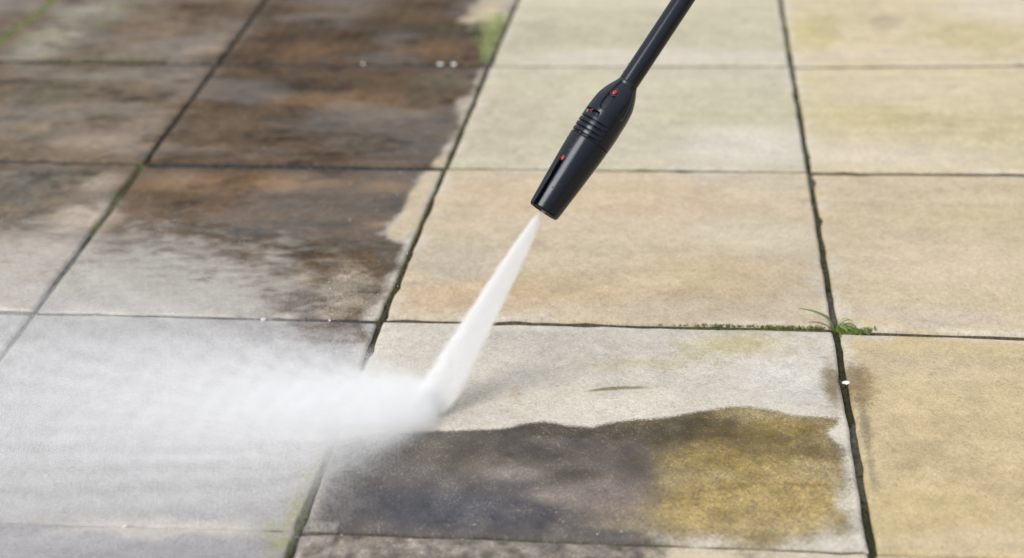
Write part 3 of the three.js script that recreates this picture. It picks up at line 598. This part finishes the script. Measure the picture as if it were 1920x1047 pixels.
const clumpy = (a, b, spread, y, freq) => (q) => { let t; for (let i = 0; i < 12; i++) { t = q(); if (vn(t * freq + 3, freq) > 0.35 + 0.5 * q()) break; } return [lerp(a[0], b[0], t) + gauss(q) * spread, y, lerp(a[1], b[1], t) + gauss(q) * spread]; };
moss('bright lime moss filling the joint in the far left corner', 1300, 41, 0.007, [0.34, 0.41, 0.16], along(post(-2, 4), post(-2, 6), 0.005, -0.005));
moss('bright green moss patch on the far edge of the brown slab', 240, 43, 0.006, [0.42, 0.48, 0.22], (q) => { const t = clamp(0.55 + 0.2 * gauss(q), 0, 1), z = lerp(-1.85, -1.53, t); return [COLX(0, z) - 0.006 - Math.abs(gauss(q)) * lerp(0.028, 0.006, t), 0, z]; });
moss('olive moss along the joint right of the jet, up to the weed', 1100, 45, 0.0042, [0.085, 0.105, 0.02], (q) => { const t = q() ** 0.5, x = lerp(0.1, 0.51, t); return [x, -0.007, ROWZ(2, x) + 0.004 * (q() - 0.3)]; });
moss('yellow green moss on the rim of the slab left of the weed', 260, 47, 0.0032, [0.2, 0.24, 0.045], (q) => { const x = 0.3 + 0.2 * q() ** 0.6; return [x, -0.0015, ROWZ(2, x) + (q() < 0.5 ? 0.006 : -0.006) + gauss(q) * 0.0012]; });
moss('bright moss cushion at the foot of the weed', 240, 49, 0.0045, [0.2, 0.3, 0.035], (q) => [0.518 + Math.abs(gauss(q)) * 0.012, -0.003, -0.4745 + gauss(q) * 0.004]);
moss('dark green moss in the joint below the weed', 700, 51, 0.004, [0.075, 0.09, 0.03], clumpy([0.513, -0.47], [0.517, 0.05], 0.0022, -0.009, 9));
moss('green moss in the joint behind the lance, beyond the weed', 700, 53, 0.0045, [0.1, 0.115, 0.045], clumpy([0.511, -0.6], [0.503, -1.95], 0.0022, -0.007, 14));
moss('olive moss in the joint between brown and washed slabs', 420, 55, 0.004, [0.14, 0.14, 0.05], (q) => { const z = -1.45 + 0.98 * q() ** 0.6; return [COLX(0, z) - 0.003 + gauss(q) * 0.0022, -0.006, z]; });
moss('yellow green moss in the joint at the bottom edge of the picture', 420, 57, 0.004, [0.16, 0.18, 0.04], (q) => { const z = -0.14 + 0.2 * q(); return [COLX(0, z) - 0.0045 + gauss(q) * 0.0015, -0.004, z]; });
moss('pale dry moss in the far left cross joint', 420, 59, 0.005, [0.3, 0.3, 0.17], (q) => { const x = lerp(-0.86, -0.62, q()); return [x, -0.003, ROWZ(4, x) - 0.006 - Math.abs(gauss(q)) * 0.012]; });
moss('green moss in the joint between the left slabs', 170, 61, 0.0042, [0.16, 0.19, 0.05], (q) => { const z = lerp(-1.0, -0.72, q()); return [COLX(-1, z) - 0.002 + gauss(q) * 0.0022, -0.005, z]; });

{ // the weed where two joints cross
  const weed = new THREE.Group(); weed.name = numbered('weed'); weed.position.set(0.513, -0.006, -0.478); scene.add(weed); tag(weed, 'small green weed with one long blade growing where two joints cross', 'weed');
  const leafMat = mossMaterial([0.13, 0.2, 0.03], 0.6), bright = mossMaterial([0.27, 0.4, 0.06], 0.6);
  const blade = (pts, w, mat) => {
    const c = new THREE.CatmullRomCurve3(pts.map((v) => new THREE.Vector3(...v))), N = 18, pos = [], idx = [], side = new THREE.Vector3();
    for (let i = 0; i <= N; i++) {
      const t = i / N, P = c.getPoint(t), T = c.getTangent(t), h = w * Math.sin(Math.PI * (0.12 + 0.88 * t)) ** 0.7 * (1 - t * 0.55) + 0.0001; side.set(-T.z, 0, T.x).normalize();
      pos.push(P.x + side.x * h, P.y + h * 0.35, P.z + side.z * h, P.x, P.y + 0.0003, P.z, P.x - side.x * h, P.y + h * 0.35, P.z - side.z * h, P.x, P.y - 0.0006, P.z);
    }
    for (let i = 0; i < N; i++) for (let k = 0; k < 4; k++) { const a = i * 4 + k, b = i * 4 + (k + 1) % 4; idx.push(a, b, a + 4, b, b + 4, a + 4); }
    const g = new THREE.BufferGeometry(); g.setAttribute('position', new THREE.Float32BufferAttribute(pos, 3)); g.setIndex(idx); g.computeVertexNormals(); mesh('leaf', g, mat, weed);
  };
  blade([[0, 0, 0], [-0.008, 0.014, -0.004], [-0.024, 0.021, -0.010], [-0.042, 0.022, -0.018]], 0.0038, leafMat);
  const q = rng(77);
  for (let i = 0; i < 26; i++) { const a = -0.75 + q() * 1.5, l = 0.008 + 0.019 * q(), h = 0.003 + 0.006 * q(); blade([[0, 0, 0], [l * 0.4 * Math.cos(a), h, l * 0.4 * Math.sin(a) - 0.002], [l * 0.8 * Math.cos(a), h * 1.05, l * 0.8 * Math.sin(a)], [l * Math.cos(a), h * 0.7, l * Math.sin(a)]], 0.0012 + 0.0011 * q(), q() < 0.4 ? leafMat : bright); }
  for (let i = 0; i < 5; i++) { const a = -2.9 + q() * 3.2, l = 0.014 + 0.022 * q(), h = 0.006 + 0.012 * q(); blade([[0, 0, 0], [l * 0.4 * Math.cos(a), h, l * 0.4 * Math.sin(a)], [l * 0.8 * Math.cos(a), h * 1.1, l * 0.8 * Math.sin(a)], [l * Math.cos(a), h * 0.8, l * Math.sin(a)]], 0.0008, q() < 0.6 ? leafMat : bright); }
  for (let i = 0; i < 6; i++) { const a = 2.2 + q() * 1.6, l = 0.006 + 0.008 * q(); blade([[0, 0, 0.002], [l * 0.5 * Math.cos(a), 0.005, l * 0.5 * Math.sin(a)], [l * Math.cos(a), 0.006, l * Math.sin(a)]], 0.001, leafMat); }
}
{ // loose white bits of stone in the joints
  const white = new THREE.MeshStandardMaterial({ color: new THREE.Color().setRGB(0.6, 0.6, 0.57), roughness: 0.7 });
  const list = [[0.5155, -0.347, 0.0052, -0.003, 'white stone chip wedged in the joint below the weed'], [-0.25, -1.502, 0.005, 0, 'single white chip in the far joint between the brown slabs'], [-0.111, -1.5, 0.0075, 0, 'left one of two white chips side by side in the far joint'], [-0.086, -1.5, 0.0075, 0, 'right one of two white chips side by side in the far joint'],
    [-0.167, -0.472, 0.004, -0.003, 'flat white chip in the joint above the spray, farther from the jet'], [-0.086, -0.474, 0.0028, -0.003, 'small white chip in the joint above the spray, nearer the jet'], [-0.185, -0.016, 0.0034, -0.001, 'flat white chip in the joint at the lower left']];
  list.forEach(([x, z, s, y, label], i) => {
    const g = new THREE.IcosahedronGeometry(s * 0.8, 2), p = g.attributes.position, v = new THREE.Vector3();
    for (let k = 0; k < p.count; k++) { v.fromBufferAttribute(p, k); const f = 0.35 + 1.1 * fbm(v.x / s * 2 + i * 7, v.y / s * 2 + v.z / s * 2.9 + i, 2); p.setXYZ(k, v.x * f * 1.1, v.y * f * 0.5, v.z * f * 0.7); }
    g.computeVertexNormals(); const m = mesh('stone_chip', g, white); m.position.set(x, y + s * 0.25, z); m.rotation.y = i * 1.7; tag(m, label, 'stone chip', 'white chips in the joints');
  });
}
renderer.render(scene, camera);
